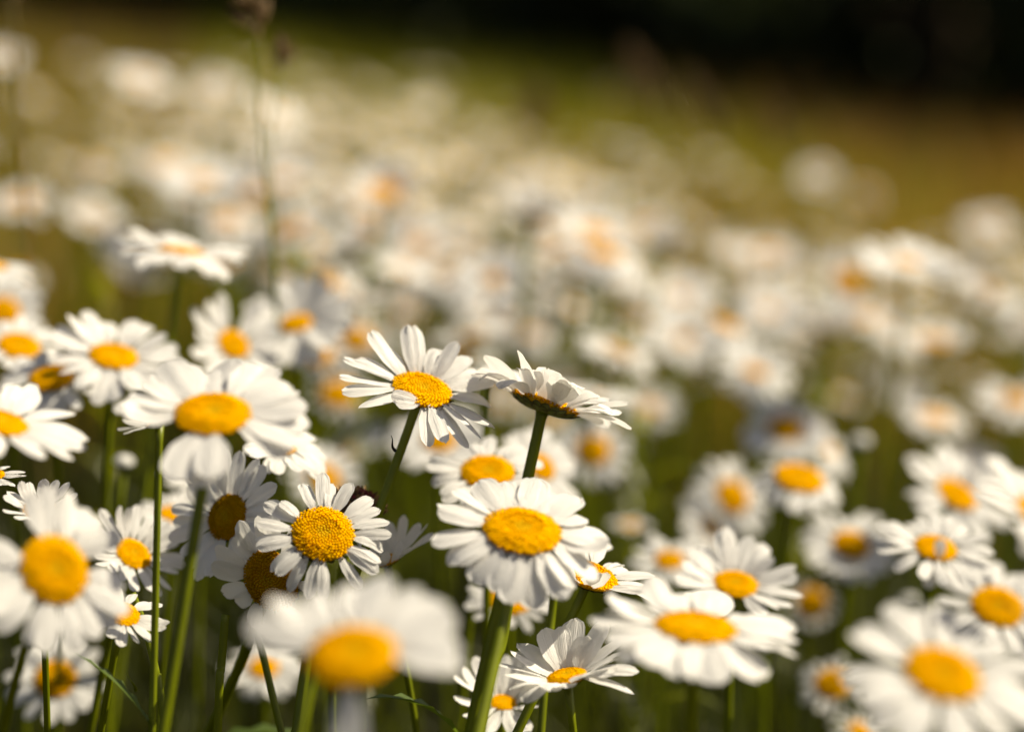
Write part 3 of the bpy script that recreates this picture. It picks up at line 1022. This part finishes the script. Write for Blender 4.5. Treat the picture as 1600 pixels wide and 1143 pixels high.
for lab, pts_ in (('slim lit stalk just left of the biggest soft daisy stem', [(497, 1050, .86), (470, 1143, .85)]),
                  ('short straight stalk in front of the biggest soft daisy disc', [(568, 1066, .93), (568, 1143, .92)]),
                  ('bright green stalk crossing beside the broad bright daisy stem', [(800, 905, .97), (786, 1000, .965), (752, 1140, .96)]),
                  ('dark green stalk bending in the shade of the golden disced pair', [(352, 960, 1.0), (346, 1040, 1.0), (340, 1143, 1.0)]),
                  ('pair-forming green stalk under the tilted daisy with curled petals', [(868, 905, 1.03), (860, 980, 1.03), (846, 1130, 1.02)])):
    stalk(lab, pts_, .0015, .0014, mat=M_STEM, cat='stalk', name='bare_stalk')


def withered():
    c = at(560, 790, 1.03 * FOCUS)
    base = Vector((c.x + .012, c.y + .03, 0))
    base.z = tz(base.x, base.y) - .004
    t = thing('withered_flower_head', 'withered brown flower head with dark scales behind the sharp open daisy', 'dead flower', base)
    n = (UP * .8 + RIGHT * .25 + BACK * .1).normalized()
    q = c - n * .006
    put('stem', stem_mesh([p - base for p in bez(base, base + Vector((0, 0, .2)), q - n * .08, q, 14)], .0016, .0013), t)
    r = random.Random(8)
    mb = MB()
    rr = .0088
    prof = [(.15, -.7), (.7, -.5), (.95, -.1), (.85, .25), (.5, .42), (.02, .48)]
    mb.grid([[(a * rr * math.cos(2 * math.pi * k / 20), a * rr * math.sin(2 * math.pi * k / 20), z * rr) for k in range(20)] for a, z in prof], tint=(.06, .035, .015), close=True)
    for i in range(150):
        f = math.sqrt((i + .5) / 150)
        a = i * 2.4
        z = .48 * (1 - f ** 2.2) * rr
        o = Vector((f * rr * math.cos(a), f * rr * math.sin(a), z))
        d = Vector((math.cos(a) * f * .8 + r.uniform(-.4, .4), math.sin(a) * f * .8 + r.uniform(-.4, .4), .8)).normalized()
        sdv = d.orthogonal().normalized()
        sdv = (Matrix.Rotation(r.uniform(0, 6.28), 3, d) @ sdv)
        L = r.uniform(.0018, .0034)
        tn = r.choice([(.20, .10, .04), (.09, .045, .02), (.30, .18, .07), (.22, .04, .045)])
        mb.grid([[o - sdv * .0006, o + sdv * .0006], [o + d * L * .6 - sdv * .0007, o + d * L * .6 + sdv * .0007], [o + d * L - sdv * .0001, o + d * L + sdv * .0001]], tint=tn)
    F = Matrix.Translation(c - base) @ flower_frame(n)
    put('dry_disc', mb.mesh('dry_disc', M_DRY, tint=True), t, F)


withered()


def tendril(parent, base, pts, r=.00035, mat=None):
    mb = MB()
    P = [at(a, b, c * FOCUS) - base for a, b, c in pts]
    sm = bez(P[0], P[1], P[2], P[3], 10)
    mb.tube(sm, [r * (1.6 - 1.3 * i / 10) for i in range(11)], n=6)
    put('tendril', mb.mesh('tendril', mat or M_STEM), parent)


for t, base in ((DAISY[0][0], DAISY[0][2]),):
    tendril(t, base, [(618, 704, .995), (608, 696, .992), (617, 690, .992), (611, 680, .99)], mat=M_DRY)
t, base = DAISY[3][0], DAISY[3][2]
tendril(t, base, [(212, 1078, 1.02), (212, 1068, 1.015), (200, 1062, 1.015), (199, 1049, 1.015)])


def bud(label, px, py, d, size, seed):
    r = random.Random(seed)
    c = at(px, py, d * FOCUS)
    R = size
    base = Vector((c.x + r.uniform(-.03, .03), c.y + r.uniform(0, .04), 0))
    base.z = tz(base.x, base.y) - .004
    t = thing('daisy_bud', label, 'flower bud', base, 'unopened buds among the daisies')
    n = Vector((r.uniform(-.3, .3), r.uniform(-.3, .1), 1)).normalized()
    q = c - n * R * .9
    put('stem', stem_mesh([p - base for p in bez(base, base + Vector((0, 0, .2)), q - n * .08, q, 14)], .0014, .0011), t)
    F = Matrix.Translation(c - base) @ flower_frame(n)
    put('calyx', CALYX[0], t, F @ Matrix.Diagonal((R, R, R * 2.0, 1)))
    mb = MB()
    prof = [(.9, 0), (.86, .25), (.68, .5), (.38, .62), (.03, .6)]
    mb.grid([[(a * (1 + .09 * (-1) ** k) * math.cos(2 * math.pi * k / 26), a * (1 + .09 * (-1) ** k) * math.sin(2 * math.pi * k / 26), z) for k in range(26)] for a, z in prof], close=True)
    put('furled_petals', mb.mesh('furled_petals', M_PETAL), t, F @ Matrix.Scale(R, 4))


bud('small closed bud in the dark gap under the dense cluster', 194, 722, 1.22, .0042, 1)
bud('closed bud with a white tip low in the shaded gap on the falling side', 1420, 940, 1.45, .0045, 2)
bud('tight green bud near the round dim daisy', 1190, 1010, 1.3, .0038, 3)
bud('plump bud beside the flat daisy with a broad drooping skirt', 1345, 690, 1.5, .005, 4)


def weed(label, px, py, d, k, seed):
    """leafy green shoot among the daisies"""
    r = random.Random(seed)
    top = at(px, py, d * FOCUS)
    base = Vector((top.x + r.uniform(-.03, .03), top.y + r.uniform(-.02, .03), 0))
    base.z = tz(base.x, base.y) - .004
    t = thing('leafy_weed', label, 'weed', base, 'leafy green shoots among the daisies')
    h = (top - base).length
    pts = bez(Vector((0, 0, 0)), Vector((0, 0, h * .4)), (top - base) - Vector((0, 0, h * .3)), top - base, 12)
    mb = MB()
    mb.tube(pts, [.0018 - .0001 * i for i in range(13)], n=8)
    put('stem', mb.mesh('stem', M_STEM), t)
    for i in range(k):
        f = .40 + .6 * i / (k - 1)
        p = pts[min(12, int(f * 12))]
        put('leaf', WLEAF[i % 3], t, Matrix.Translation(p) @ Matrix.Rotation(i * 2.4 + r.uniform(-.3, .3), 4, 'Z') @ Matrix.Scale(1.25 - .55 * f, 4))


M_LIME = leafy('lime_weed_leaf', (0.10, 0.115, 0.002), (0.26, 0.27, 0.002), trans=0.5, gloss=0.03, rough=0.4, noise=0.2, nscale=50.0)  # yellow-green is the shoots' own leaf colour
WLEAF = []
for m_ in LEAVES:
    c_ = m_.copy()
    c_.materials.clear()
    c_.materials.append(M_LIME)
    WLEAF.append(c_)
weed('tall leafy shoot under the strong yellow ball of a daisy', 1292, 478, 1.95, 20, 1)
weed('bright leafy shoot just behind the crumpled edge-on daisy', 986, 545, 1.75, 16, 2)
weed('lit leafy shoot between the broad bright daisy and the falling side', 1004, 680, 1.6, 16, 3)
weed('leafy shoot in the pale middle of the drift, above the lone sharp daisy', 650, 368, 2.3, 18, 4)
weed('leafy shoot in the gap below the tipped full daisy', 566, 640, 1.55, 16, 5)
weed('leafy shoot beside the tall grass stalk', 470, 420, 1.75, 16, 6)
weed('low leafy shoot in the shaded gap under the flat petal-crossed daisy', 1420, 1000, 1.5, 16, 7)
weed('low leafy shoot behind the stems under the wide flat daisy', 1000, 1040, 1.3, 16, 8)
weed('dim leafy shoot in the dark gap beside the lone edge-on daisy', 170, 470, 1.7, 16, 9)
